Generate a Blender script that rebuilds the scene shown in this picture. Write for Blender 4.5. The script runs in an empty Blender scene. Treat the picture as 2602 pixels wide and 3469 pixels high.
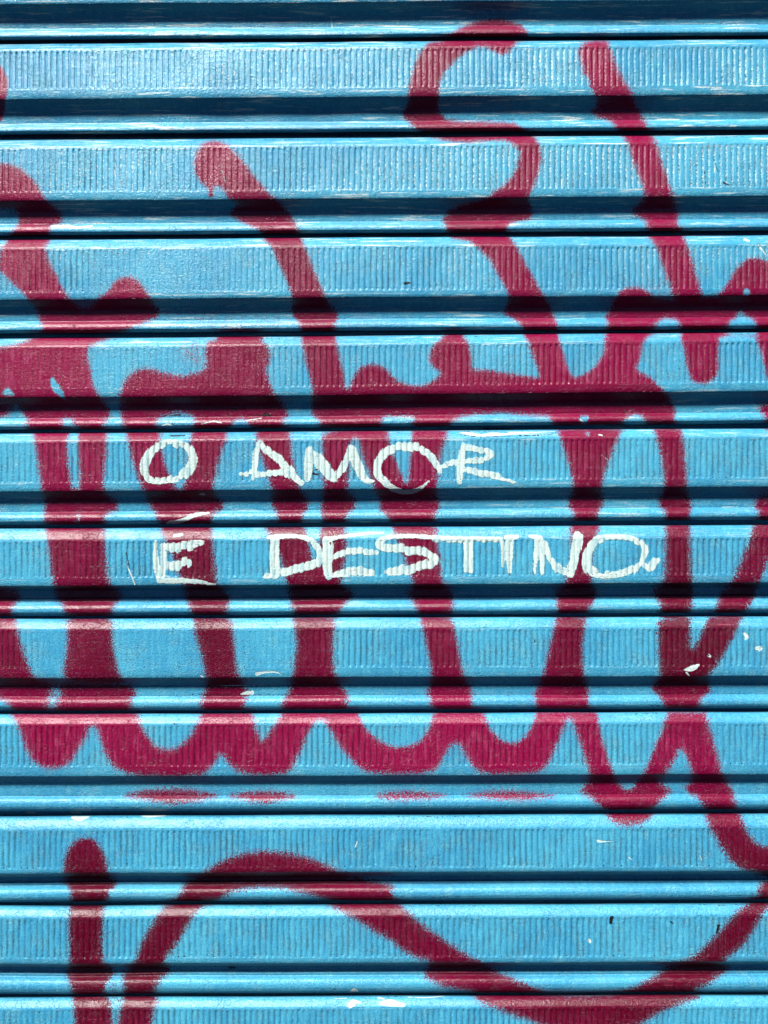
import bpy, math
import numpy as np

# ------------------------------------------------------------------ camera, world, sun, exposure
PX = 0.0003075            # metres per unit of measurement on the shutter face (slat pitch about 0.1 m)
CX, CY = 1301.0, 1734.5   # point of the shutter straight in front of the camera
D = 2620.0                # camera distance in the same units (0.8 m)
scn = bpy.context.scene
col = scn.collection
cam_d = bpy.data.cameras.new('camera')
cam = bpy.data.objects.new('camera', cam_d)
col.objects.link(cam)
cam.location = (0, -D * PX, 0)
cam.rotation_euler = (math.radians(90), 0, 0)
cam_d.sensor_fit = 'VERTICAL'
cam_d.sensor_height = 24
cam_d.lens = 24 * D / 3469
cam_d.clip_start = 0.01
cam_d.clip_end = 200
scn.camera = cam

SUN_EL, SUN_AZ = 50, 28      # degrees; azimuth measured from straight in front of the shutter towards the left
world = bpy.data.worlds.new('World')
scn.world = world
world.use_nodes = True
wn = world.node_tree
bg = wn.nodes['Background']
sky = wn.nodes.new('ShaderNodeTexSky')
sky.sky_type = 'NISHITA'
sky.sun_disc = False
sky.air_density = 0.12
sky.dust_density = 0.0
sky.sun_elevation = math.radians(SUN_EL)
sky.sun_rotation = math.radians(180 + SUN_AZ)
wn.links.new(sky.outputs[0], bg.inputs[0])
bg.inputs[1].default_value = 0.05
sl = bpy.data.lights.new('sun', 'SUN')
sun = bpy.data.objects.new('sun', sl)
col.objects.link(sun)
sl.energy = 5.0
sl.angle = math.radians(9)
sl.color = (1.0, 0.97, 0.93)
from mathutils import Vector
e, a = math.radians(SUN_EL), math.radians(SUN_AZ)
todir = Vector((-math.sin(a) * math.cos(e), -math.cos(a) * math.cos(e), math.sin(e)))
sun.rotation_euler = todir.to_track_quat('Z', 'Y').to_euler()
sun.location = todir * 3
vs = scn.view_settings
vs.view_transform = 'Standard'
vs.look = 'None'
vs.exposure = 2.48
vs.gamma = 1
vs.use_curve_mapping = False

# ------------------------------------------------------------------ paint maps (coverage sampled onto the vertices)
GS = 2.0
GX0, GX1, GY0, GY1 = -700, 3300, -700, 4200
NX, NY = int((GX1 - GX0) / GS) + 1, int((GY1 - GY0) / GS) + 1
K = 1300 / 1659.0
OFF = {'A': (0, 0), 'B': (1300, 0), 'C': (0, 700), 'D': (1300, 700), 'E': (0, 1400), 'F': (1300, 1400),
       'G': (0, 2100), 'H': (1300, 2100), 'I': (0, 2669), 'J': (1300, 2669)}


def conv(s):
    """'A x,y x,y B x,y ...' -> points in shutter units"""
    out, o = [], (0, 0)
    for t in s.split():
        if t in OFF:
            o = OFF[t]
        else:
            x, y = t.split(',')
            out.append((o[0] + float(x) * K, o[1] + float(y) * K))
    return np.array(out)


def chaikin(p, n, closed=True):
    for _ in range(n):
        q = np.roll(p, -1, 0) if closed else p[1:]
        b = p if closed else p[:-1]
        r = np.empty((len(b) * 2, 2))
        r[0::2] = b * .75 + q * .25
        r[1::2] = b * .25 + q * .75
        if not closed:
            r = np.vstack([p[:1], r, p[-1:]])
        p = r
    return p


gx = GX0 + GS * np.arange(NX)
gy = GY0 + GS * np.arange(NY)


def seg_dist(dist, p, q, M, r0=0, r1=0):
    x0, x1 = min(p[0], q[0]) - M, max(p[0], q[0]) + M
    y0, y1 = min(p[1], q[1]) - M, max(p[1], q[1]) + M
    i0, i1 = max(0, int((x0 - GX0) / GS)), min(NX, int((x1 - GX0) / GS) + 1)
    j0, j1 = max(0, int((y0 - GY0) / GS)), min(NY, int((y1 - GY0) / GS) + 1)
    if i1 <= i0 or j1 <= j0:
        return
    X, Y = np.meshgrid(gx[i0:i1], gy[j0:j1])
    dx, dy = q[0] - p[0], q[1] - p[1]
    L = dx * dx + dy * dy + 1e-9
    t = np.clip(((X - p[0]) * dx + (Y - p[1]) * dy) / L, 0, 1)
    d = np.hypot(X - p[0] - t * dx, Y - p[1] - t * dy) - (r0 + t * (r1 - r0))
    dist[j0:j1, i0:i1] = np.minimum(dist[j0:j1, i0:i1], d)


def poly_cov(s, soft):
    p = chaikin(conv(s), 2)
    M = 60.0
    dist = np.full((NY, NX), M, np.float32)
    ins = np.zeros((NY, NX), bool)
    n = len(p)
    for k in range(n):
        a_, b_ = p[k], p[(k + 1) % n]
        seg_dist(dist, a_, b_, M)
        if a_[1] == b_[1]:
            continue
        lo, hi = (a_, b_) if a_[1] < b_[1] else (b_, a_)
        j0 = max(0, int(math.ceil((lo[1] - GY0) / GS)))
        j1 = min(NY, int(math.ceil((hi[1] - GY0) / GS)))
        for j in range(j0, j1):
            xi = lo[0] + (gy[j] - lo[1]) / (hi[1] - lo[1]) * (hi[0] - lo[0])
            ii = min(NX, max(0, int(math.ceil((xi - GX0) / GS))))
            ins[j, :ii] ^= True
    sd = np.where(ins, dist, -dist)
    soft = soft * (1.45 if soft > 3.2 else 1.0)
    return (1 / (1 + np.exp(-sd / soft))).astype(np.float32)


def stroke_cov(s, rs, soft=2.0):
    p = conv(s)
    rs = np.array(rs if hasattr(rs, '__len__') else [rs] * len(p), float) * K
    if len(rs) != len(p):
        rs = np.interp(np.linspace(0, 1, len(p)), np.linspace(0, 1, len(rs)), rs)
    pr = np.column_stack([p, rs])
    for _ in range(2):
        b, q = pr[:-1], pr[1:]
        r = np.empty((len(b) * 2, 3))
        r[0::2] = b * .75 + q * .25
        r[1::2] = b * .25 + q * .75
        pr = np.vstack([pr[:1], r, pr[-1:]])
    M = 30.0
    dist = np.full((NY, NX), M, np.float32)
    for k in range(len(pr) - 1):
        seg_dist(dist, pr[k, :2], pr[k + 1, :2], M + rs.max(), pr[k, 2], pr[k + 1, 2])
    return (1 / (1 + np.exp(np.clip(dist / soft, -30, 30)))).astype(np.float32)


red = np.zeros((NY, NX), np.float32)


def R(s, soft=4.0, op=1.0):
    global red
    red = np.maximum(red, poly_cov(s, soft) * op)


def Hh(s, soft=4.0, op=1.0):
    global red
    red = red * (1 - op * poly_cov(s, soft))


# -- far left marks on the upper slats
R('A -60,255 5,283 22,310 36,345 34,390 24,430 20,480 8,530 -60,560', 3)
# -- left stroke, slats two to four
R('''A -60,700 0,705 45,708 90,728 135,765 165,805 185,845 205,868 235,895 264,918 270,945 262,970 224,974 216,1000 216,1025
C 216,148 196,172 200,200 215,245 240,285 262,335 285,375 310,408 350,440 400,425 420,402 445,380 465,365 490,330 510,310 550,300 590,312 615,340 640,375 658,405
692,445 688,470 670,485 620,505 570,525 535,548 470,572 430,585 395,600 378,620 380,650 390,690 400,740 408,780 430,820 465,860 490,905 490,1010
-60,1010 -60,605 0,605 60,597 100,585 140,565 180,545 185,530 178,505 165,480 160,445 120,402 95,370 75,350 45,325 20,300 0,275 -12,240 -2,190
15,165 35,140 50,110 72,85 82,60 75,30 60,10 A -60,905''', 4)
# -- middle of slat four
R('''C 520,810 530,770 550,735 580,710 620,698 670,705 720,720 780,730 830,722 870,710 892,690 886,640 885,605 905,582 930,572 950,545 1000,530 1060,528 1120,540 1160,550
1130,575 1150,590 1168,620 1170,660 1152,710 1160,740 1178,785 1195,820 1225,850 1240,870 1248,908 1226,918 1228,960 1250,1010 480,1010 510,905 512,860''', 4.5)
# -- overspray haze
R('C 740,575 1180,575 1175,640 1130,600 890,600 880,690 800,690', 14, .42)
R('C 690,450 1280,445 1290,500 1200,560 900,560 700,500', 16, .30)
# -- long diagonal
R('''A 838,700 845,660 870,625 905,610 950,610 985,625 1015,655 1050,695 1080,735 1120,785 1160,830 1195,860 1230,895 1255,920 1268,945 1280,965 1290,990
C 1300,120 1310,148 1325,185 1345,240 1365,285 1385,335 1405,380 1418,415 1452,445 1466,480 1450,500 1455,545 1452,570 1460,600 1468,640 1480,690 1490,740 1496,785
1506,785 1520,745 1550,700 1580,683 1620,678 1665,695 1690,725 1720,760 1720,1010 1380,1010 1372,968 1386,940 1370,918 1350,905 1345,862 1345,830 1350,790 1340,740 1325,690 1310,620 1300,570 1305,540 1290,500 1275,480 1255,450 1265,420
1260,390 1245,340 1225,290 1200,240 1180,190 1165,165 1140,145 1135,120 1118,105 A 1090,980 1050,965 1010,940 990,920 1015,895 1030,876 1005,872 980,850 970,825 955,812 938,804 924,815 922,840 912,852 902,840 900,812 885,800 860,780 842,750''', 4)
# -- S curve
R('''B 270,165 300,140 330,120 370,100 420,85 480,78 530,85 575,98 605,115 625,140 628,170 575,180 565,200 550,215 530,235 510,240 490,228 465,215 440,205 410,203 370,218 330,245 295,275 265,310 245,345 240,390 238,430 240,470
250,492 268,512 300,523 400,525 500,525 560,530 590,545 612,565 640,585 665,602 680,640 685,690 672,740 655,790 640,830 628,855 640,900 645,935 622,952
D 560,68 535,85 530,110 555,140 575,175 600,220 630,270 655,320 680,360 700,400 725,440 738,470 745,490 755,530 755,560 768,600 785,660 800,705 815,738
870,725 910,695 940,655 955,610 955,560 968,530 965,495 955,480 970,450 985,430 1000,395 1020,370 1045,352 1080,345 1120,352 1150,375 1190,395 1245,400
1320,420 1380,390 1430,390 1450,380 1475,350 1505,300 1530,260 1565,228 1600,218 1640,225 1700,250 1760,300 1760,700 1659,752 1650,720 1640,660 1625,610 1608,570 1600,560
1455,560 1450,590 1445,640 1450,690 1445,725 1420,755 1385,768 1345,760 1325,745 1315,710 1305,660 1295,610 1282,562 1240,545 1180,545 1140,565 1120,590 1115,640 1100,680 1092,700 1110,715 1150,735 1180,765 1215,795
1240,830 1255,860 1268,890 1262,905 1268,945 1280,1010 -60,1010 -60,690 0,702 20,715 50,745 90,765 140,775 185,770 225,745 245,720 235,705 210,695 195,665 200,630 215,595 245,575 270,545 310,535 345,542 352,572 370,590 378,640 382,695
395,705 440,705 500,712 570,725 640,735 673,740 665,700 650,665 638,630 625,590 610,565 602,545 600,520 575,495 545,480 515,455 530,430 540,400 535,370 515,335 490,290 465,240 435,205 400,175 370,150 310,143 285,135
270,100 258,70 250,55 270,35 B 275,910 320,885 400,870 450,850 480,825 520,800 555,760 580,710 588,670 575,635 545,615 500,608 430,612 350,618 290,612 240,602 200,592 140,565 125,545 100,525 85,500 78,480
100,460 105,400 115,340 130,290 145,250 170,210 195,182 240,178''', 3.6)
# -- right diagonal
R('''B 868,175 845,210 840,240 852,270 858,290 865,320 880,335 890,370 905,395 920,430 915,465 890,480 910,500 960,522 992,530 1000,560 1030,590 1055,620 1070,670 1085,720 1105,770 1120,810 1130,845 1100,885 1065,905 1085,930 1130,955 1140,990
D 1140,125 1150,140 1175,170 1190,215 1205,260 1225,310 1240,350 1248,390 1250,440 1400,440 1380,390 1365,340 1350,290 1335,230 1315,170 1300,130 1290,100
B 1290,990 1268,960 1280,940 1270,905 1262,880 1250,845 1240,810 1220,750 1200,690 1180,620 1165,585 1145,565 1135,530 1120,510 1110,480 1090,450 1075,410 1065,385 1040,350 1020,310 1000,270 985,225 975,195 965,172''', 4.5)
R('D 1130,130 1230,130 1240,380 1120,390 1040,340 1100,310 1200,330 1190,240', 12, .30)
# -- gaps of slats three and four
Hh('D 1552,382 1560,358 1568,350 1580,360 1586,384', 2)
Hh('D 1170,545 1180,505 1205,486 1240,483 1268,495 1284,525 1282,565 1230,570', 4)
Hh('D 1488,560 1490,520 1500,495 1530,478 1545,446 1560,476 1592,485 1612,510 1612,560', 4)
Hh('C 8,814 22,788 40,785 52,798 62,822 35,814', 2)
Hh('C 225,733 240,752 258,775 270,800 290,840 262,822 240,805 222,780 218,750', 2)
Hh('C -60,912 30,908 50,880 70,858 90,880 105,905 120,925 112,950 105,1000 -60,1000', 5)
Hh('C 278,918 308,914 320,940 314,1000 285,1000 270,940', 5)
Hh('C 484,850 512,850 514,905 524,920 530,940 524,1000 458,1000 450,940 468,915 490,905', 5)
Hh('C 690,912 730,900 760,892 810,895 840,915 832,945 818,1000 690,1000 676,940', 5)
Hh('C 1005,940 1030,918 1060,925 1080,945 1080,1000 998,1000', 4)
Hh('D -10,1000 -8,950 -6,918 4,908 110,908 134,914 122,940 112,1000', 4)
Hh('D 285,1000 292,950 300,925 340,908 400,897 480,892 560,895 640,905 715,905 728,930 738,1000', 4)
Hh('D 848,904 888,904 876,948 858,948', 3)
Hh('D 1030,1000 1038,940 1052,915 1080,900 1110,905 1130,925 1145,1000', 4)
Hh('D 1275,1000 1270,945 1265,900 1290,862 1659,855 1659,1000', 4)
R('D 1625,845 1760,845 1760,1000 1655,1000 1648,900 1620,880', 5)
# wipe the strip of slat five that the broad shapes above spilled onto
Hh('C -200,978 900,976 1659,970 D 0,968 800,962 1760,956 1760,1060 -200,1060 C -200,1060', 1.2)
Hh('E -200,84 1900,70 1900,120 -200,130', 1.2)
# -- slat five
R('E 138,60 142,90 150,130 160,200 170,270 178,330 190,375 196,425 188,435 192,500 458,500 450,455 470,432 508,420 514,380 480,365 448,340 452,270 458,200 462,130 465,90 465,60', 4.5)
Hh('E 302,60 302,90 290,130 295,200 303,260 312,328 342,326 345,270 340,200 335,130 340,90 340,60', 4)
Hh('E 335,430 350,430 342,480 328,480', 4, .45)
R('E 540,60 545,90 555,130 570,200 590,260 610,315 635,375 660,420 675,435 686,500 924,500 915,455 930,430 960,420 970,378 940,365 922,335 930,280 945,220 965,150 985,105 980,60', 4.5)
Hh('E 695,60 695,90 690,120 702,170 720,230 745,290 764,332 795,322 805,260 815,200 820,130 825,90 825,60', 4.5)
R('E 1100,60 1105,90 1110,130 1130,190 1150,250 1165,300 1175,340 1175,375 1180,420 1195,430 1202,500 1312,500 1310,435 1330,420 1336,370 1305,340 1290,290 1270,220 1260,140 1255,90 1255,60', 4.5)
R('''E 1392,60 1392,150 1395,250 1398,330 1392,370 1385,420 1392,440 1396,500 1500,500 1500,450 1515,425 1535,410 1540,370 1506,345 1505,300 1510,200 1512,135 1535,105 1548,120 1558,165 1575,210 1600,270 1618,330 1640,375 1642,420
F 0,430 20,452 22,500 222,500 222,430 245,410 240,375 228,335 238,250 245,180 265,130 275,90 275,60''', 4.5)
Hh('F 20,60 20,90 25,120 40,170 60,220 80,270 100,314 108,260 112,200 118,140 120,90 120,60', 4)
R('F 750,60 755,85 770,130 790,190 805,240 815,290 820,340 800,375 798,410 820,425 826,500 928,500 928,440 935,415 950,400 950,375 945,340 950,280 965,230 985,180 1005,130 1025,90 1035,60', 4.5)
Hh('F 872,80 890,80 886,100 876,100', 3, .6)
R('F 1165,60 1170,85 1185,130 1200,200 1210,270 1212,340 1185,370 1190,405 1215,420 1220,500 1326,500 1325,430 1331,410 1330,370 1313,340 1312,290 1308,220 1300,150 1290,85 1288,60', 4.5)
R('F 1640,345 1608,370 1600,408 1620,430 1618,500 1760,500 1760,345', 5)
# -- slat six
R('E 192,470 195,500 205,560 212,630 220,690 232,740 240,800 272,830 286,900 490,900 490,840 515,810 530,775 476,745 468,700 460,630 455,560 455,470', 5)
R('E -60,745 60,760 95,790 75,820 52,845 50,900 -60,900', 5)
R('E 685,470 695,500 705,540 740,600 760,660 775,710 790,745 800,790 815,830 832,900 984,900 985,840 1000,800 980,765 941,745 935,690 930,630 922,560 918,500 918,470', 5)
R('E 1145,480 1150,500 1170,560 1205,620 1225,680 1240,740 1245,790 1260,830 1268,900 1452,900 1470,860 1490,830 1520,800 1530,770 1472,745 1485,680 1500,620 1500,560 1490,500 1490,480', 5)
Hh('E 1320,470 1322,500 1335,550 1342,590 1355,640 1372,620 1380,560 1385,500 1388,470', 4)
R('F 30,470 35,500 60,560 85,620 105,670 125,720 120,750 98,775 130,820 152,900 298,900 300,820 298,760 260,740 250,690 242,620 235,560 228,500 228,470', 5)
R('F 805,470 805,490 808,540 815,600 805,650 790,700 785,740 740,762 745,810 750,850 745,900 885,900 890,840 915,810 925,770 902,745 900,660 905,600 918,550 935,490 940,470', 5)
R('F 1215,470 1215,490 1218,560 1215,640 1212,735 1160,760 1175,800 1196,825 1190,900 1330,900 1335,810 1345,765 1333,735 1330,640 1328,560 1325,490 1325,470', 5)
R('F 1600,470 1595,490 1580,550 1555,610 1530,670 1505,735 1465,762 1445,800 1435,840 1425,900 1550,900 1570,850 1600,810 1610,770 1627,735 1642,690 1662,640 1700,560 1750,470', 4.5)
# -- slat seven
R('G -60,-20 62,-20 70,5 80,50 95,110 115,170 140,230 165,268 545,268 585,300 590,325 565,345 570,430 -60,430', 5)
Hh('G 155,262 135,225 200,210 272,210 268,262 215,275', 1.5, 0)
R('G 288,-20 290,60 288,120 278,180 268,275 555,285 518,240 505,180 492,120 488,60 485,-20', 5)
Hh('G 225,284 264,284 264,330 248,345 238,410 205,410 205,350 220,330', 6, .7)
Hh('G -60,350 15,350 35,375 30,420 -60,420', 6)
R('G 830,-20 835,0 840,60 860,120 875,180 886,235 892,290 878,320 865,350 862,430 1055,430 1060,345 1075,320 1070,300 1050,270 1028,232 1022,180 1018,120 1010,60 1000,-20', 5)
R('G 1262,-20 1265,0 1275,60 1281,110 1271,170 1265,235 1252,290 1240,325 1215,360 1208,430 1508,430 1500,350 1510,330 1500,310 1480,285 1450,240 1445,180 1440,120 1445,60 1455,-20', 5)
R('H 155,-20 160,0 170,50 180,100 190,150 200,200 210,242 195,285 180,320 200,335 202,430 392,430 380,340 386,320 375,285 346,242 335,180 325,120 310,60 298,-20', 4.5)
R('H 745,-20 740,0 730,50 718,110 700,170 688,240 665,285 650,320 655,345 650,430 890,430 886,345 890,320 885,285 866,242 862,170 862,100 870,50 880,-20', 4.5)
R('H 1185,-20 1185,60 1185,130 1190,200 1195,240 1158,285 1160,310 1200,335 1218,430 1360,430 1364,360 1380,335 1415,310 1412,285 1400,246 1430,215 1460,170 1490,120 1520,60 1550,0 1560,-20', 4.5)
Hh('H 1334,-20 1330,0 1326,60 1330,128 1350,102 1375,50 1395,0 1402,-20', 4.5)
Hh('G -200,403 1659,401 H 0,402 1760,396 1760,450 -200,450 G -200,450', 1.2)
# -- slat eight
R('''G 40,390 48,410 70,440 90,490 110,550 135,600 175,635 220,645 270,640 310,610 340,560 365,520 385,480 395,462 410,460 425,490 440,550 460,590 485,630 520,655 570,672 650,680 760,682 860,676 900,655 930,620 945,590 960,585 985,620 1010,645 1060,668
1150,674 1230,668 1260,650 1280,610 1305,560 1325,510 1350,460 1370,438 1392,432 1410,450 1440,500 1480,560 1520,610 1560,645 1600,662 1659,668 H 90,670 200,662 235,640 260,590 290,545 320,530 345,570 375,620 400,650 450,668 560,670 660,664 700,640
730,590 750,540 770,490 790,440 800,428 815,440 830,480 850,540 870,600 885,650 890,685 870,712 850,745 890,765 920,790 945,820 968,850 990,875 1030,888 1075,890 1120,880 1150,860 1170,835 1182,800 1220,765 1242,750 1235,725 1190,700 1215,680 1250,620 1275,570 1290,555 1310,600 1325,640 1335,670
1325,700 1300,725 1310,745 1350,765 1380,800 1388,840 1400,880 1420,920 1450,970 1480,1015 J 1500,320 1540,350 1600,375 1720,395 1720,258 1659,255 1615,240 1580,205 1560,160 1548,120
H 1530,820 1520,780 1510,740 1490,700 1470,675 1460,640 1445,590 1430,530 1410,470 1396,410 1394,390''', 5)
Hh('G 598,380 600,410 605,440 625,480 650,520 680,548 720,560 760,555 800,525 835,480 855,440 865,410 868,380', 5)
Hh('G 1092,380 1095,410 1100,440 1115,490 1132,524 1155,500 1180,460 1200,430 1212,410 1215,380', 5)
Hh('G 1552,380 1555,410 1570,450 1600,490 H 0,535 50,548 100,548 150,530 185,490 205,450 212,410 213,380', 4)
Hh('H 435,380 436,410 450,450 475,490 510,520 550,532 590,525 620,490 645,450 655,410 656,380', 4)
Hh('H 922,380 925,410 935,470 950,530 970,590 990,650 1004,690 1030,720 1055,736 1075,725 1100,690 1130,650 1155,590 1180,530 1205,470 1222,410 1225,380', 4)
# restore what the closed top edge of the slat eight shape covered on the bead above
R('G 530,763 580,742 650,731 740,727 830,732 900,745 950,760 900,775 840,788 760,798 690,792 620,780 570,770', 5, .95)
R('G 985,762 1040,746 1110,738 1190,740 1250,750 1295,762 1250,775 1190,788 1130,795 1070,785 1020,772', 5, .95)
R('H -40,762 0,747 70,741 150,742 220,752 290,760 220,770 140,778 60,779 0,773', 5, .9)
R('H 350,759 430,746 530,737 620,742 700,752 755,760 690,770 620,778 560,782 490,775 400,766', 5, .95)
# -- lower left stroke
R('''I 272,360 278,310 290,265 315,235 345,218 375,213 410,222 435,250 455,290 465,340 472,380 510,400 500,430 470,450 468,495 450,520 448,560 445,640 446,755 480,775 495,800 485,825 462,840 455,890 480,915 486,960 492,1060
322,1060 318,960 310,910 306,880 300,840 285,800 300,755 298,680 295,600 298,520 302,490 305,450 285,420 273,390''', 4.5)
# -- arch and big curve
R('''I 585,745 590,720 610,670 635,620 665,570 690,530 710,510 750,485 775,455 790,425 812,395 880,365 920,335 970,308 1030,285 1090,275 1150,272 1220,277 1290,290 1350,305 1400,325 1450,350 1500,370 1600,395 1720,425 J 30,450 60,490
85,512 130,560 180,600 240,640 300,680 360,720 415,748 480,785 560,822 600,838 660,865 720,885 850,889 980,887 1050,870 1100,850 1150,825 1230,765 1300,745 1350,720 1400,670 1450,620 1500,560 1540,520 1580,490 1610,468 1620,430 1640,390 1780,380 1780,480 1659,520
1630,570 1600,620 1560,680 1510,720 1470,750 1500,785 1440,820 1400,855 1340,885 1380,905 1290,935 1210,965 1150,1000 1090,1035 980,1060 800,1060 700,1035 640,1012 560,985 470,950 400,920 380,890 290,870 220,845 170,815 190,770 200,748
150,740 100,715 50,680 0,640 I 1640,640 1570,590 1500,550 1430,515 1400,490 1380,480 1320,460 1250,440 1170,432 1080,437 1010,450 970,470 940,495 880,515 850,540 830,570 800,620 770,670 740,710 712,750 740,785 690,840 668,885 690,915 672,950 652,1060
500,1060 515,960 528,920 525,885 535,850 525,815 545,780''', 5.5)
R('I 1280,440 1700,445 1700,490 1450,495', 14, .55)
R('I 455,830 530,840 530,900 520,1060 480,1060', 14, .45)
R('J 170,830 560,830 700,885 380,890', 14, .5)

red = np.maximum(red, stroke_cov('A 905,790 912,815 912,842', [16, 9, 10], 1.5))
red = np.maximum(red, stroke_cov('A 870,720 905,770', [26, 18], 1.5))
red = np.clip(red, 0, 1)

# -- white hand lettering: O AMOR / E' DESTINO
letters = [
    ('E 712,132 665,150 635,190 622,235 632,275 670,296 735,290 790,275 824,240 838,200 826,162 792,136 740,124 700,134', [13, 16, 16, 18, 16, 12, 11, 15, 20, 17, 16, 14, 12, 9]),
    ('E 1116,132 1106,190 1100,245 1094,290', [8, 11, 8, 5]),
    ('E 1126,130 1165,168 1215,205 1262,262 1302,302', [10, 14, 17, 17, 11]),
    ('E 1042,264 1100,262 1170,258 1238,256', [6, 11, 10, 12]),
    ('E 1338,158 1336,220 1330,285', [13, 20, 10]),
    ('E 1345,175 1385,210 1420,262 1446,285', [16, 25, 22, 12]),
    ('E 1446,282 1482,240 1508,180 1514,142', [10, 15, 12, 7]),
    ('E 1522,150 1540,210 1568,275 1590,296 1618,292', [14, 20, 17, 10, 5]),
    ('F 60,148 10,165 -25,205 -32,250 0,296 48,332 105,344 160,328 194,294', [14, 17, 17, 15, 14, 11, 9, 8, 4]),
    ('F 60,148 110,145 165,158 208,188 232,228 244,248', [14, 17, 15, 13, 12, 10]),
    ('F 255,228 300,216 372,206 440,196 466,180 452,164 400,150 345,150', [8, 12, 9, 12, 13, 11, 11, 13]),
    ('F 345,140 334,210 328,298', [10, 14, 9]),
    ('F 350,244 420,254 490,274 568,300', [11, 12, 12, 4]),
    ('E 724,474 790,466 836,440 904,431', [4, 9, 9, 3]),
    ('E 754,530 786,525', [5, 6]),
    ('E 676,556 672,640 688,724', [6, 12, 10]),
    ('E 706,572 708,650 704,706', [8, 11, 9]),
    ('E 732,586 790,574 872,560', [16, 18, 12]),
    ('E 728,668 770,656 816,640', [15, 19, 14]),
    ('E 688,724 770,724 850,727 930,742', [10, 11, 9, 2]),
    ('E 1162,538 1230,530 1300,532 1350,550 1382,590 1386,628 1360,655 1290,672 1220,690 1150,706', [9, 9, 8, 11, 13, 14, 17, 15, 16, 10]),
    ('E 1188,545 1186,620 1190,695', [18, 20, 20]),
    ('E 1408,548 1412,630 1422,702', [14, 19, 15]),
    ('E 1440,560 1428,640', [6, 7]),
    ('E 1418,545 1500,530 1590,519 1655,516', [9, 7, 6, 4]),
    ('E 1436,622 1480,604 1550,600 1628,602', [10, 12, 13, 8]),
    ('E 1430,700 1500,690 1560,688 1610,690', [10, 15, 17, 12]),
    ('F 215,538 130,530 60,532 0,540 -28,560 -10,582 60,584 130,590 190,604 228,632 200,652 140,664 80,680 20,686', [9, 7, 7, 10, 12, 15, 16, 16, 16, 17, 17, 17, 19, 13]),
    ('F 222,542 300,544 400,544 508,545', [12, 11, 10, 10]),
    ('F 352,552 352,680', [8, 6]),
    ('F 374,552 376,690', [12, 9]),
    ('F 508,546 520,600 516,660', [8, 8, 5]),
    ('F 545,550 540,620 546,692', [16, 14, 7]),
    ('F 530,536 576,536', [9, 9]),
    ('F 632,532 668,536 656,620 652,682', [5, 14, 9, 5]),
    ('F 676,540 684,620 686,690', [12, 12, 7]),
    ('F 694,560 712,618 756,676 806,692', [11, 12, 14, 11]),
    ('F 806,692 826,620 836,528', [18, 16, 15]),
    ('F 856,530 848,600', [6, 4]),
    ('F 930,540 886,590 874,640 890,684 940,704 1004,698 1070,680 1112,645 1134,598 1120,560 1076,540 1000,532 915,545', [12, 18, 20, 16, 12, 13, 14, 9, 13, 11, 9, 10, 10]),
    ('F 1116,640 1150,680 1166,648 1184,634', [6, 12, 18, 9]),
]
white = np.zeros((NY, NX), np.float32)
for s_, r_ in letters:
    white = np.maximum(white, stroke_cov(s_, np.array(r_) * 1.08 + .8, 1.7))

# -- bare or flaked spots (pale primer) and dark rust spots
chips = [
    ('F 330,82 372,90 420,97 470,90 520,92 560,86 640,84 742,79', [2, 8, 6, 9, 5, 7, 3, 1]), ('E 862,352 880,348 884,356', [2, 6, 2]),
    ('H 1302,216 1325,212 1345,204 1364,192', [4, 12, 12, 3]), ('H 1308,226 1320,240', [4, 3]), ('H 1404,152 1412,158', [6, 5]),
    ('H 1558,58 1572,72 1562,84', [5, 11, 3]), ('H 1612,122 1630,120 1624,132', [8, 11, 5]),
    ('G 1110,234 1140,226 1200,224 1216,238', [8, 4, 3, 2]), ('G 1040,322 1070,314 1094,318 1090,302', [3, 9, 9, 2]), ('G 870,242 878,246', [5, 4]),
    ('I 305,106 350,108', [3, 3]), ('I 312,128 340,134 372,128 388,124', [5, 11, 6, 2]), ('I 612,122 650,124 716,120', [3, 5, 3]), ('I 112,106 150,108', [3, 4]),
    ('I 1512,940 1528,930 1522,922 1556,928', [13, 15, 9, 5]), ('I 1514,880 1530,872 1548,880', [3, 9, 4]), ('J -14,932 30,928 60,936 86,938', [8, 18, 11, 9]),
    ('J 100,905 200,908 260,900', [2, 3, 2]), ('I 1630,906 1659,912', [3, 4]), ('I 1440,912 1500,910', [2, 2]),
    ('C 222,86 280,82 330,92 400,84', [5, 9, 6, 4]), ('A 720,110 860,114', [3, 2]), ('A 1432,80 1436,116', [2, 4]), ('A 875,158 920,156', [4, 5]),
    ('F 1380,170 1382,180', [2, 2]), ('E 550,660 568,700 582,738', [3, 3, 4]), ('E 548,600 552,650', [2, 2]),
    ('E 1550,470 1610,470', [3, 3]), ('E 520,470 640,473', [1.5, 1.5]), ('J 925,229 945,232 980,231', [6, 4, 2]), ('I 1545,230 1535,255', [2, 4]),
    ('D 1560,142 1580,148', [6, 4]), ('D 1620,165 1650,205', [4, 4]), ('J 888,655 892,665', [5, 6]), ('C 700,945 725,938 745,946', [3, 4, 2]), ('C 870,940 920,925 960,935', [2, 3, 2]),
    ('D 848,918 866,930', [3, 3]), ('C 1060,925 1130,915', [2, 2]), ('F 1460,404 1530,404', [2, 2]), ('A 925,215 950,218', [3, 2]),
    ('J 1060,300 1078,312', [3, 2]), ('J 1366,290 1376,315', [2, 2]), ('A 945,685 975,790', [1.3, 1.3]), ('E 335,440 345,470', [2, 1]), ('G 925,284 1010,284 1240,280', [1, 3, 1]),
    ('I 190,355 215,320', [1.2, 1]), ('I 545,292 620,282 690,262', [1.3, 1.3, 1.3]), ('H 1090,150 1140,160', [1, 1]), ('J 880,665 905,650', [2, 1]),
    ('F 940,180 968,200', [1.5, 1.5]), ('F 930,92 945,96', [3, 3]),
]
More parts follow.
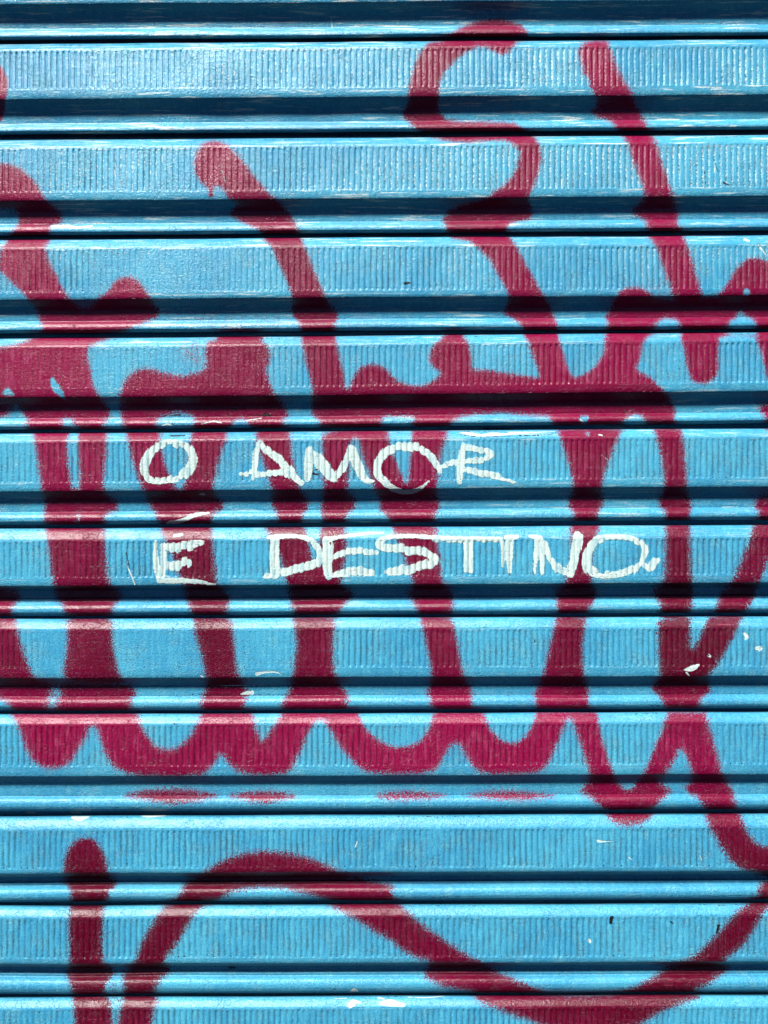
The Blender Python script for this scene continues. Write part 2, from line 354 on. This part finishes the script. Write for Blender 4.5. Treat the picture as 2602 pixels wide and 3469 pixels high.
rusts = [
    ('J 985,562 982,582', [9, 8]), ('J 1448,596 1440,628', [7, 4]), ('D 92,332 112,330', [6, 5]), ('A 1385,213 1386,220', [4, 3]), ('C 1005,876 1030,878', [4, 3]),
    ('C 1150,898 1166,902', [8, 6]), ('C 1075,905 1140,900', [2, 3]), ('C 120,95 150,82 220,76 440,74', [1.6, 2, 1.6, 1]), ('A 384,210 388,330', [1.3, 1.5]), ('A 406,280 410,390', [1.3, 1.3]),
    ('A 925,270 942,355', [1.2, 1.4]), ('A 495,680 530,810', [1, 1.2]), ('A 735,690 765,830', [1, 1.2]), ('B 1388,740 1390,800', [3, 2]), ('B 1425,680 1445,740', [2, 2]), ('B 1470,790 1490,800', [4, 3]),
    ('F 330,92 420,104 520,98 640,96 750,88', [1.5, 2, 1.5, 1.8, 1]), ('F 430,66 560,68', [3, 3]), ('E 545,600 560,670', [3, 2]), ('E 862,418 880,418', [4, 4]), ('G 800,322 1260,325', [1.4, 1.4]),
    ('E 1355,262 1375,264', [6, 4]), ('E 1352,250 1380,240', [2, 2]), ('C 60,168 105,158', [1.5, 1.5]), ('C 700,905 780,900', [2, 3]), ('C 725,925 750,940', [1.5, 2]),
    ('H 1400,150 1420,165', [3, 2]), ('I 995,775 1015,778', [6, 4]), ('E 735,98 800,96', [3, 3]), ('J 1300,88 1320,92', [1, 1]), ('E 290,520 320,542 335,525', [1.2, 1.2, 1.2]), ('G 745,440 760,454 772,446', [1, 3, 1]),
    ('E 475,222 560,224', [.1, .1]), ('F 475,222 540,224', [1.2, 1.2]), ('J 1240,580 1250,585', [4, 3]), ('G 650,262 1300,255', [.8, .8]), ('G 1050,90 1060,150', [1.2, 1]), ('G 1075,75 1082,140', [1.2, 1]), ('G 1130,85 1150,160', [1, 1]),
    ('G 745,30 748,50', [2, 2]), ('H 650,85 655,100', [2, 2]), ('C 570,890 578,895', [.1, .1]), ('J 480,120 490,124', [.1, .1]), ('F 1470,800 1480,805', [.1, .1]),
]
chip = np.zeros((NY, NX), np.float32)
for s_, r_ in chips:
    chip = np.maximum(chip, stroke_cov(s_, r_, 1.2))
rust = np.zeros((NY, NX), np.float32)
for s_, r_ in rusts:
    rust = np.maximum(rust, stroke_cov(s_, r_, 1.2))


def sample(m, x, y):
    fx = np.clip((x - GX0) / GS, 0, NX - 1.001)
    fy = np.clip((y - GY0) / GS, 0, NY - 1.001)
    i, j = fx.astype(int), fy.astype(int)
    u, v = fx - i, fy - j
    return (m[j, i] * (1 - u) * (1 - v) + m[j, i + 1] * u * (1 - v) + m[j + 1, i] * (1 - u) * v + m[j + 1, i + 1] * u * v)


def coat_sheen_tone(x, y):
    """red paleness, faded coats plus upper-slat gloss painted in: 1 pink, 0 deep maroon"""
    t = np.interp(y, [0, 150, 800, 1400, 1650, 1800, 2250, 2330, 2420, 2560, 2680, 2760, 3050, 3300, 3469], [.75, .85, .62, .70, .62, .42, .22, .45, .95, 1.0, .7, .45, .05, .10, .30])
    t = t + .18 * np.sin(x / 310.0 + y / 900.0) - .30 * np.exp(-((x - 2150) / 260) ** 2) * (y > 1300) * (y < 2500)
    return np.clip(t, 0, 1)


# ------------------------------------------------------------------ material
def N(nt, t, **kw):
    n = nt.nodes.new(t)
    for k, v in kw.items():
        setattr(n, k, v)
    return n


mat = bpy.data.materials.new('painted_shutter_steel')
mat.use_nodes = True
nt = mat.node_tree
L = nt.links.new
bsdf = nt.nodes['Principled BSDF']
tc = N(nt, 'ShaderNodeTexCoord')


def attr(name):
    return N(nt, 'ShaderNodeAttribute', attribute_name=name).outputs['Fac']


def val(x, sock):
    if hasattr(x, 'links'):
        L(x, sock)
    else:
        sock.default_value = x


def M_(op, a_, b_=0.0, c_=0.0, clamp=False):
    n = N(nt, 'ShaderNodeMath', operation=op, use_clamp=clamp)
    for s, x in zip(n.inputs, (a_, b_, c_)):
        val(x, s)
    return n.outputs[0]


def ramp(x, lo, hi, a0=0.0, a1=1.0):
    n = N(nt, 'ShaderNodeMapRange', interpolation_type='SMOOTHSTEP')
    for s, v in zip(n.inputs, (x, lo, hi, a0, a1)):
        val(v, s)
    return n.outputs[0]


def noise(scale, detail=2.0, rough=.5, stretch=(1, 1, 1)):
    mp = N(nt, 'ShaderNodeMapping')
    L(tc.outputs['Object'], mp.inputs[0])
    mp.inputs['Scale'].default_value = stretch
    n = N(nt, 'ShaderNodeTexNoise')
    L(mp.outputs[0], n.inputs['Vector'])
    n.inputs['Scale'].default_value = scale
    n.inputs['Detail'].default_value = detail
    n.inputs['Roughness'].default_value = rough
    return n.outputs['Fac']


def mix(f, c1, c2):
    n = N(nt, 'ShaderNodeMix', data_type='RGBA')
    val(f, n.inputs[0])
    for c, s in ((c1, n.inputs[6]), (c2, n.inputs[7])):
        if hasattr(c, 'links'):
            L(c, s)
        else:
            s.default_value = (*c, 1)
    return n.outputs[2]


a_red, a_white, a_chip, a_rust, a_rib, a_flat, a_thin_sheen = map(attr, ('red_paint', 'white_paint', 'bare_chip', 'rust_spot', 'rib', 'ribbed', 'thin_coat_sheen'))
sep = N(nt, 'ShaderNodeSeparateXYZ')
L(tc.outputs['Object'], sep.inputs[0])

n_speck = noise(900, 2, .6)
n_fine = noise(420, 3, .65)
n_mid = noise(60, 4, .6)
n_big = noise(7, 3, .55)
n_mid2 = noise(24, 4, .6)
n_scr = noise(110, 4, .7, (.10, 1, 1.6))
n_scr2 = noise(260, 3, .7, (.07, 1, 1.4))
n_vert = noise(200, 3, .65, (1.2, 1, .28))
n_grain = noise(1300, 1, .5)

# blue enamel: slow tone drift, brushed streaks, faint rib wear
blue = mix(ramp(n_big, .35, .65), BLUE_A := (0.0114, 0.0818, 0.1388), BLUE_B := (0.0179, 0.1066, 0.1598))
blue = mix(M_('MULTIPLY', ramp(n_vert, .45, .72), .35), blue, (0.0399, 0.1585, 0.1935))
blue = mix(M_('MULTIPLY', ramp(n_fine, .52, .74), .45), blue, (0.0049, 0.0495, 0.0925))
blue = mix(M_('MULTIPLY', ramp(n_mid, .50, .72), .30), blue, (0.0531, 0.1486, 0.1808))
groove = M_('MULTIPLY', M_('SUBTRACT', 1.0, a_rib), a_flat)
# dirt collected in the grooves, broken up
blue = mix(M_('MULTIPLY', M_('MULTIPLY', groove, ramp(n_mid, .38, .62)), .55), blue, (0.0035, 0.0248, 0.0420))
# polished paint worn to pale primer in grooves (mostly on the upper slats)
up = ramp(sep.outputs['Z'], .05, .42)
wear_g = M_('MULTIPLY', M_('MULTIPLY', groove, ramp(n_fine, .50, .60)), M_('MULTIPLY', up, ramp(n_big, .40, .56)))
blue = mix(M_('MULTIPLY', wear_g, .9), blue, (0.2482, 0.2477, 0.2187))
# horizontal scuffs outside the ribbed zone
up2 = ramp(sep.outputs['Z'], -.30, .45, .06, .9)
sc = M_('MULTIPLY', M_('MULTIPLY', ramp(n_scr2, .555, .63), M_('SUBTRACT', 1.0, a_flat)), up2)
sc = M_('MULTIPLY', sc, ramp(n_big, .36, .60, .25, 1.0))
blue = mix(sc, blue, (0.2222, 0.2378, 0.2187))

# fine mottling of the enamel
blue = mix(M_('MULTIPLY', ramp(n_speck, .54, .72), .50), blue, (0.0609, 0.1927, 0.2196))
blue = mix(M_('MULTIPLY', ramp(n_speck, .46, .30), .55), blue, (0.0049, 0.0427, 0.0818))

# crimson spray paint with sparse overspray dots on its border
thr = ramp(n_speck, .30, .70, 0.10, 0.90)
m_red = ramp(M_('SUBTRACT', a_red, thr), -.22, .22)
thin_sheen = M_('ADD', a_thin_sheen, M_('MULTIPLY', M_('SUBTRACT', n_mid2, .5), .5), clamp=True)  # faded coat on the loops, plus gloss painted into the upper slats' red
crim = mix(thin_sheen, (0.0250, 0.0001, 0.0036), (0.0700, 0.0006, 0.0140))
crim = mix(M_('MULTIPLY', ramp(n_fine, .50, .72), .35), crim, (0.0801, 0.0032, 0.0180))
crim = mix(M_('MULTIPLY', ramp(n_scr2, .64, .70), .35), crim, (0.1122, 0.0280, 0.0481))
crim = mix(M_('MULTIPLY', groove, .35), crim, (0.0240, 0.0004, 0.0028))
pale = M_('MULTIPLY', M_('MULTIPLY', thin_sheen, a_flat), ramp(n_vert, .50, .70))
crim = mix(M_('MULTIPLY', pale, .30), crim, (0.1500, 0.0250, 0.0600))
base = mix(m_red, blue, crim)

# white brush paint: catches on the rib crests, misses the grooves
wv = M_('ADD', a_white, M_('MULTIPLY', M_('MULTIPLY', M_('SUBTRACT', a_rib, .62), a_flat), .30))
wv = M_('ADD', wv, M_('ADD', M_('MULTIPLY', M_('SUBTRACT', n_fine, .5), 1.1), M_('MULTIPLY', M_('SUBTRACT', n_vert, .5), 1.3)))
m_white = M_('MULTIPLY', ramp(wv, .40, .60), ramp(a_white, .04, .22))
wcol = mix(M_('MULTIPLY', ramp(n_vert, .52, .66), .6), (0.1550, 0.1950, 0.1850), (0.0600, 0.1300, 0.1550))
base = mix(m_white, base, wcol)

m_chip = ramp(M_('ADD', a_chip, M_('MULTIPLY', M_('SUBTRACT', n_fine, .5), 1.2)), .45, .60)
m_chip = M_('MULTIPLY', m_chip, ramp(a_chip, .03, .15))
base = mix(m_chip, base, mix(ramp(n_fine, .4, .62), (0.1922, 0.2162, 0.2002), (0.1201, 0.1762, 0.1843)))
m_rust = M_('MULTIPLY', ramp(M_('ADD', a_rust, M_('MULTIPLY', M_('SUBTRACT', n_fine, .5), 1.4)), .45, .62), ramp(a_rust, .03, .15))
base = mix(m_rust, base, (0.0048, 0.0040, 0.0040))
L(base, bsdf.inputs['Base Color'])

val(M_('ADD', ramp(n_mid, .3, .7, .26, .40), M_('MULTIPLY', m_white, .2)), bsdf.inputs['Roughness'])
bsdf.inputs['Specular IOR Level'].default_value = 0.13

# relief: orange peel, brush drag, cracks, thickness of the coats
vor = N(nt, 'ShaderNodeTexVoronoi', feature='DISTANCE_TO_EDGE')
mpv = N(nt, 'ShaderNodeMapping')
L(tc.outputs['Object'], mpv.inputs[0])
mpv.inputs['Scale'].default_value = (1, 1, 1.5)
dist = N(nt, 'ShaderNodeTexNoise')
L(tc.outputs['Object'], dist.inputs['Vector'])
dist.inputs['Scale'].default_value = 90
va = N(nt, 'ShaderNodeVectorMath', operation='MULTIPLY_ADD')
L(dist.outputs['Color'], va.inputs[0])
va.inputs[1].default_value = (.02, .02, .02)
L(mpv.outputs[0], va.inputs[2])
L(va.outputs[0], vor.inputs['Vector'])
vor.inputs['Scale'].default_value = 130
crack = M_('MULTIPLY', ramp(vor.outputs['Distance'], 0, .05, 1, 0), ramp(n_mid, .50, .60))
h = M_('ADD', M_('MULTIPLY', n_fine, .9), M_('MULTIPLY', n_speck, .5))
h = M_('ADD', h, M_('MULTIPLY', n_scr, .5))
h = M_('SUBTRACT', h, M_('MULTIPLY', crack, .5))
h = M_('ADD', h, M_('MULTIPLY', m_white, .5))
h = M_('SUBTRACT', h, M_('MULTIPLY', m_chip, .8))
h = M_('ADD', h, M_('MULTIPLY', m_red, .15))
bump = N(nt, 'ShaderNodeBump')
bump.inputs['Strength'].default_value = 1.0
bump.inputs['Distance'].default_value = 0.0006
L(h, bump.inputs['Height'])
L(bump.outputs[0], bsdf.inputs['Normal'])

# ------------------------------------------------------------------ slats
RIB = 19.62
XL, XR = -620, 3220
STEP = RIB / 8
xs = (np.arange(int((XR - XL) / STEP) + 1) * STEP + XL) - CX        # face coordinate at the rib plane
DF = 40.0                                                         # how far the ribbed face stands out


def curve(pts, step):
    """smooth (Catmull-Rom) densified profile through the control points"""
    p = np.array(pts, float)
    q = np.vstack([2 * p[0] - p[1], p, 2 * p[-1] - p[-2]])
    out = []
    for k in range(1, len(q) - 2):
        a0, a1, a2, a3 = q[k - 1:k + 3]
        n = max(2, int(math.ceil(np.hypot(*(a2 - a1)) / step)))
        for t in np.arange(n) / n:
            # limit overshoot with reduced tension
            m1, m2 = (a2 - a0) * .36, (a3 - a1) * .36
            ll = np.hypot(*(a2 - a1)) + 1e-6
            for m in (m1, m2):
                s = np.hypot(*m)
                if s > ll:
                    m *= ll / s
            out.append((2 * t**3 - 3 * t**2 + 1) * a1 + (t**3 - 2 * t**2 + t) * m1 + (-2 * t**3 + 3 * t**2) * a2 + (t**3 - t**2) * m2)
    out.append(p[-1])
    return np.array(out)


def waves(x, seed):
    r = np.random.RandomState(seed)
    v = np.zeros_like(x, dtype=float)
    for k in range(5):
        v += np.sin(x * 2 * math.pi / r.uniform(250, 1600) + r.uniform(0, 6.3)) / 5
    return v


def strip(name, prof, slope, seed, parent, rib_rng=None, flatten=None, grime=()):
    """sweep a profile (y, d) along the slat; y = height on the shutter, d = stand-off towards the street"""
    y, d = prof[:, 0], prof[:, 1]
    X, Yp = np.meshgrid(xs, y)
    Dp = np.repeat(d[:, None], len(xs), 1)
    rib = np.ones_like(X)
    flat = np.zeros_like(X)
    drag = 0.0
    if rib_rng:
        r0, r1 = rib_rng
        rr = np.random.RandomState(seed + 50)
        wob = waves(X, seed + 9) * 2.5
        ph = (X / RIB + .15 * (seed % 5) + waves(Yp * 3 + X * .2, seed + 3) * .04) % 1.0
        endj = waves(X * 9, seed + 4) * 2.0
        env = np.clip((Yp - r0 - 3 - endj) / 7, 0, 1) * np.clip((r1 - 1 + endj - Yp) / 6, 0, 1)
        gw = .15 + .07 * np.clip(waves(X * .8 + Yp * 2, seed + 61) + (Yp - 900) / 2500 + X / 4000, -.8, 1)
        cell = np.floor(X / RIB + .5 + .15 * (seed % 5)).astype(int) % 997
        drag = rr.uniform(-1, 1, 997)[cell] ** 3 * 7.0 * env
        g = np.exp(-((ph - .5) / gw) ** 2)
        rib = 1 - g * env
        flat = env
        amp = 3.9 * np.clip(.80 + .55 * waves(X * 1.3, seed + 21) + .45 * waves(X * 8 + Yp * 4, seed + 22), .1, 1.5)
        if flatten:
            for (fx0, fx1, k) in flatten:
                w = np.clip((X + CX - fx0) / 80, 0, 1) * np.clip((fx1 - X - CX) / 80, 0, 1)
                amp = amp * (1 - w * k)
                rib = 1 - (1 - rib) * (1 - w * k * .7)
        Dp = Dp - g * env * amp
    # long shallow dents
    Dp = Dp + waves(X + Yp * .7, seed + 31) * 1.8
    Zp = (CY - Yp) * (D - Dp) / D
    Zp = Zp - slope * (X + CX - 650) / 1950.0 - waves(X * .7, seed + 77) * 2.0
    # where each point falls on the flat drawing of the graffiti
    px = CX + X * D / (D - Dp)
    py = CY - Zp * D / (D - Dp)
    nr, nc = X.shape
    co = np.empty((nr * nc, 3), np.float32)
    co[:, 0] = X.ravel() * PX
    co[:, 1] = -Dp.ravel() * PX
    co[:, 2] = Zp.ravel() * PX
    idx = np.arange(nr * nc).reshape(nr, nc)
    q = np.stack([idx[:-1, :-1], idx[1:, :-1], idx[1:, 1:], idx[:-1, 1:]], -1).reshape(-1, 4)
    spots = sample(rust, px, py)
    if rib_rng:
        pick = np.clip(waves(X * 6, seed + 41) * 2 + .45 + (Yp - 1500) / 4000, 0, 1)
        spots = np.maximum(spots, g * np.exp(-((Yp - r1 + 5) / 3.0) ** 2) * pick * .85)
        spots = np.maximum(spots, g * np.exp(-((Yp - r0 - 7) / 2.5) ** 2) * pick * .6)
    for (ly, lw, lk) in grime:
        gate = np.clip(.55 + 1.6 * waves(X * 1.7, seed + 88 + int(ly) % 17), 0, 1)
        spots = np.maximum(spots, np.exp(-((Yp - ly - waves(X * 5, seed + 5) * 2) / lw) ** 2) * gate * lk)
    me = bpy.data.meshes.new(name)
    me.vertices.add(len(co))
    me.vertices.foreach_set('co', co.ravel())
    me.loops.add(q.size)
    me.loops.foreach_set('vertex_index', q.ravel().astype(np.int32))
    me.polygons.add(len(q))
    me.polygons.foreach_set('loop_start', (np.arange(len(q)) * 4).astype(np.int32))
    me.update(calc_edges=True)
    me.polygons.foreach_set('use_smooth', np.ones(len(q), bool))
    hidden = Dp < -24
    for nm, arr in (('red_paint', np.where(hidden, 0, sample(red, px, py))), ('white_paint', sample(white, px, py + drag)), ('bare_chip', sample(chip, px, py)),
                    ('rust_spot', spots), ('thin_coat_sheen', coat_sheen_tone(px, py)), ('rib', rib), ('ribbed', flat)):
        at = me.attributes.new(nm, 'FLOAT', 'POINT')
        at.data.foreach_set('value', np.asarray(arr, np.float32).ravel())
    me.materials.append(mat)
    ob = bpy.data.objects.new(name, me)
    col.objects.link(ob)
    if parent:
        ob.parent = parent
    return ob


shutter = bpy.data.objects.new('roller_shutter', None)
col.objects.link(shutter)
shutter['label'] = 'closed sky blue metal roller shutter covered in crimson spray graffiti and white hand-painted words'
shutter['category'] = 'roller shutter'

# top edge, rib start, rib end, shade start, inner corner, bead start, bead end, slope, recess kind
rows = [
    (-517, -492, -350, -318, -270, -229, -198, -12, 0),
    (-180, -155, -15, 12, 59, 98, 131, -12, 0),
    (147, 166, 302, 333, 382, 419, 450, -12, 0),
    (473, 498, 650, 678, 716, 759, 793, -14, 0),
    (811, 839, 990, 1013, 1049, 1089, 1124, -12, 0),
    (1145, 1173, 1315, 1343, 1377, 1417, 1450, -17, 0),
    (1467, 1494, 1635, 1662, 1695, 1735, 1773, -14, 0),
    (1790, 1829, 1958, 1984, 1996, 2044, 2083, -9, 1),
    (2096, 2132, 2265, 2296, 2320, 2362, 2404, -6, 0),
    (2420, 2455, 2598, 2629, 2657, 2700, 2746, -6, 0),
    (2766, 2809, 2943, 2959, 2972, 3006, 3051, -7, 1),
    (3069, 3108, 3247, 3265, 3276, 3314, 3364, -6, 1),
    (3378, 3417, 3556, 3574, 3585, 3624, 3674, -6, 1),
    (3690, 3730, 3868, 3888, 3900, 3940, 3985, -6, 1),
]
labels = {
    1: 'slat cut by the top edge of the picture, with the head of a crimson S on its lower lip',
    2: 'first full slat with worn ribs and the upper bend of a crimson S',
    3: 'slat with a rounded crimson blob and a paint drip at the left of its ribbed face',
    6: 'slat with the white hand-painted words O AMOR across crimson stripes',
    7: 'slat with the white hand-painted words \u00c9 DESTINO across crimson stripes',
    9: 'slat with a row of joined crimson loops',
    10: 'mostly plain blue slat with a crimson rounded stroke top and low arch',
}
for i, (B0, R0, R1, K0, K1, E_, L_, slope, kind) in enumerate(rows):
    pL = rows[i - 1][6] if i else B0 - 18
    gap = B0 - pL
    # interlocking hook behind the bead above, bevel, ribbed face, rolled underside
    up_pts = [(pL - 26, -40), (pL - 6, -37), (B0 - gap * .35, -27), (B0 - 1.5, 2), (B0 + 1, 15), (B0 + (R0 - B0) * .28, 25), (B0 + (R0 - B0) * .62, 33.5), (R0 - 5, 38.5), (R0, DF)]
    c1 = curve(up_pts, 3.0)
    face = np.column_stack([np.arange(R0 + 2.5, R1 - 1, 2.9), np.full(len(np.arange(R0 + 2.5, R1 - 1, 2.9)), DF)])
    deep = -16 if kind else 2
    lo_pts = [(R1, DF), (R1 + (K0 - R1) * .55, DF - 1.5), (K0 - 1, DF - 5), (K0 + (K1 - K0) * .22, DF - 14), (K0 + (K1 - K0) * .62, DF - 29), (K1, deep + 1.0)]
    c2 = curve(lo_pts, 2.6)
    flat = [(600, 1300, .75)] if i == 8 else ([(0, 900, .6)] if i in (5, 8) else ([(250, 900, .55)] if i == 4 else None))
    if i == 8:
        flat = [(100, 900, .85), (700, 1100, .7)]
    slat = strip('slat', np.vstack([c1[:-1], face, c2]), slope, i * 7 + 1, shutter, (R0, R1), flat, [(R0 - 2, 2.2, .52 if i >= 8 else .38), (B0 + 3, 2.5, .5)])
    if i in labels:
        slat['label'] = labels[i]
    # lower flange with its rolled hinge bead
    hgt = L_ - E_
    if kind:
        fl = [(K1 - 1, deep + 1.5), (K1 + 6, deep), (E_ - 22, deep + 2), (E_ - 18, deep + 7), (E_ - 14, deep + 8), (E_ - 8, deep + 7)]
    else:
        fl = [(K1 - 1, 2.5), (K1 + 5, 2.0), (E_ - 10, -1.5), (E_ - 3, -2.5)]
    bead = [(E_, 4), (E_ + hgt * .16, 12), (E_ + hgt * .42, 17), (E_ + hgt * .68, 16.5), (E_ + hgt * .88, 11), (L_, 3), (L_ + 1, -7), (L_ - 5, -17), (L_ - 14, -22)]
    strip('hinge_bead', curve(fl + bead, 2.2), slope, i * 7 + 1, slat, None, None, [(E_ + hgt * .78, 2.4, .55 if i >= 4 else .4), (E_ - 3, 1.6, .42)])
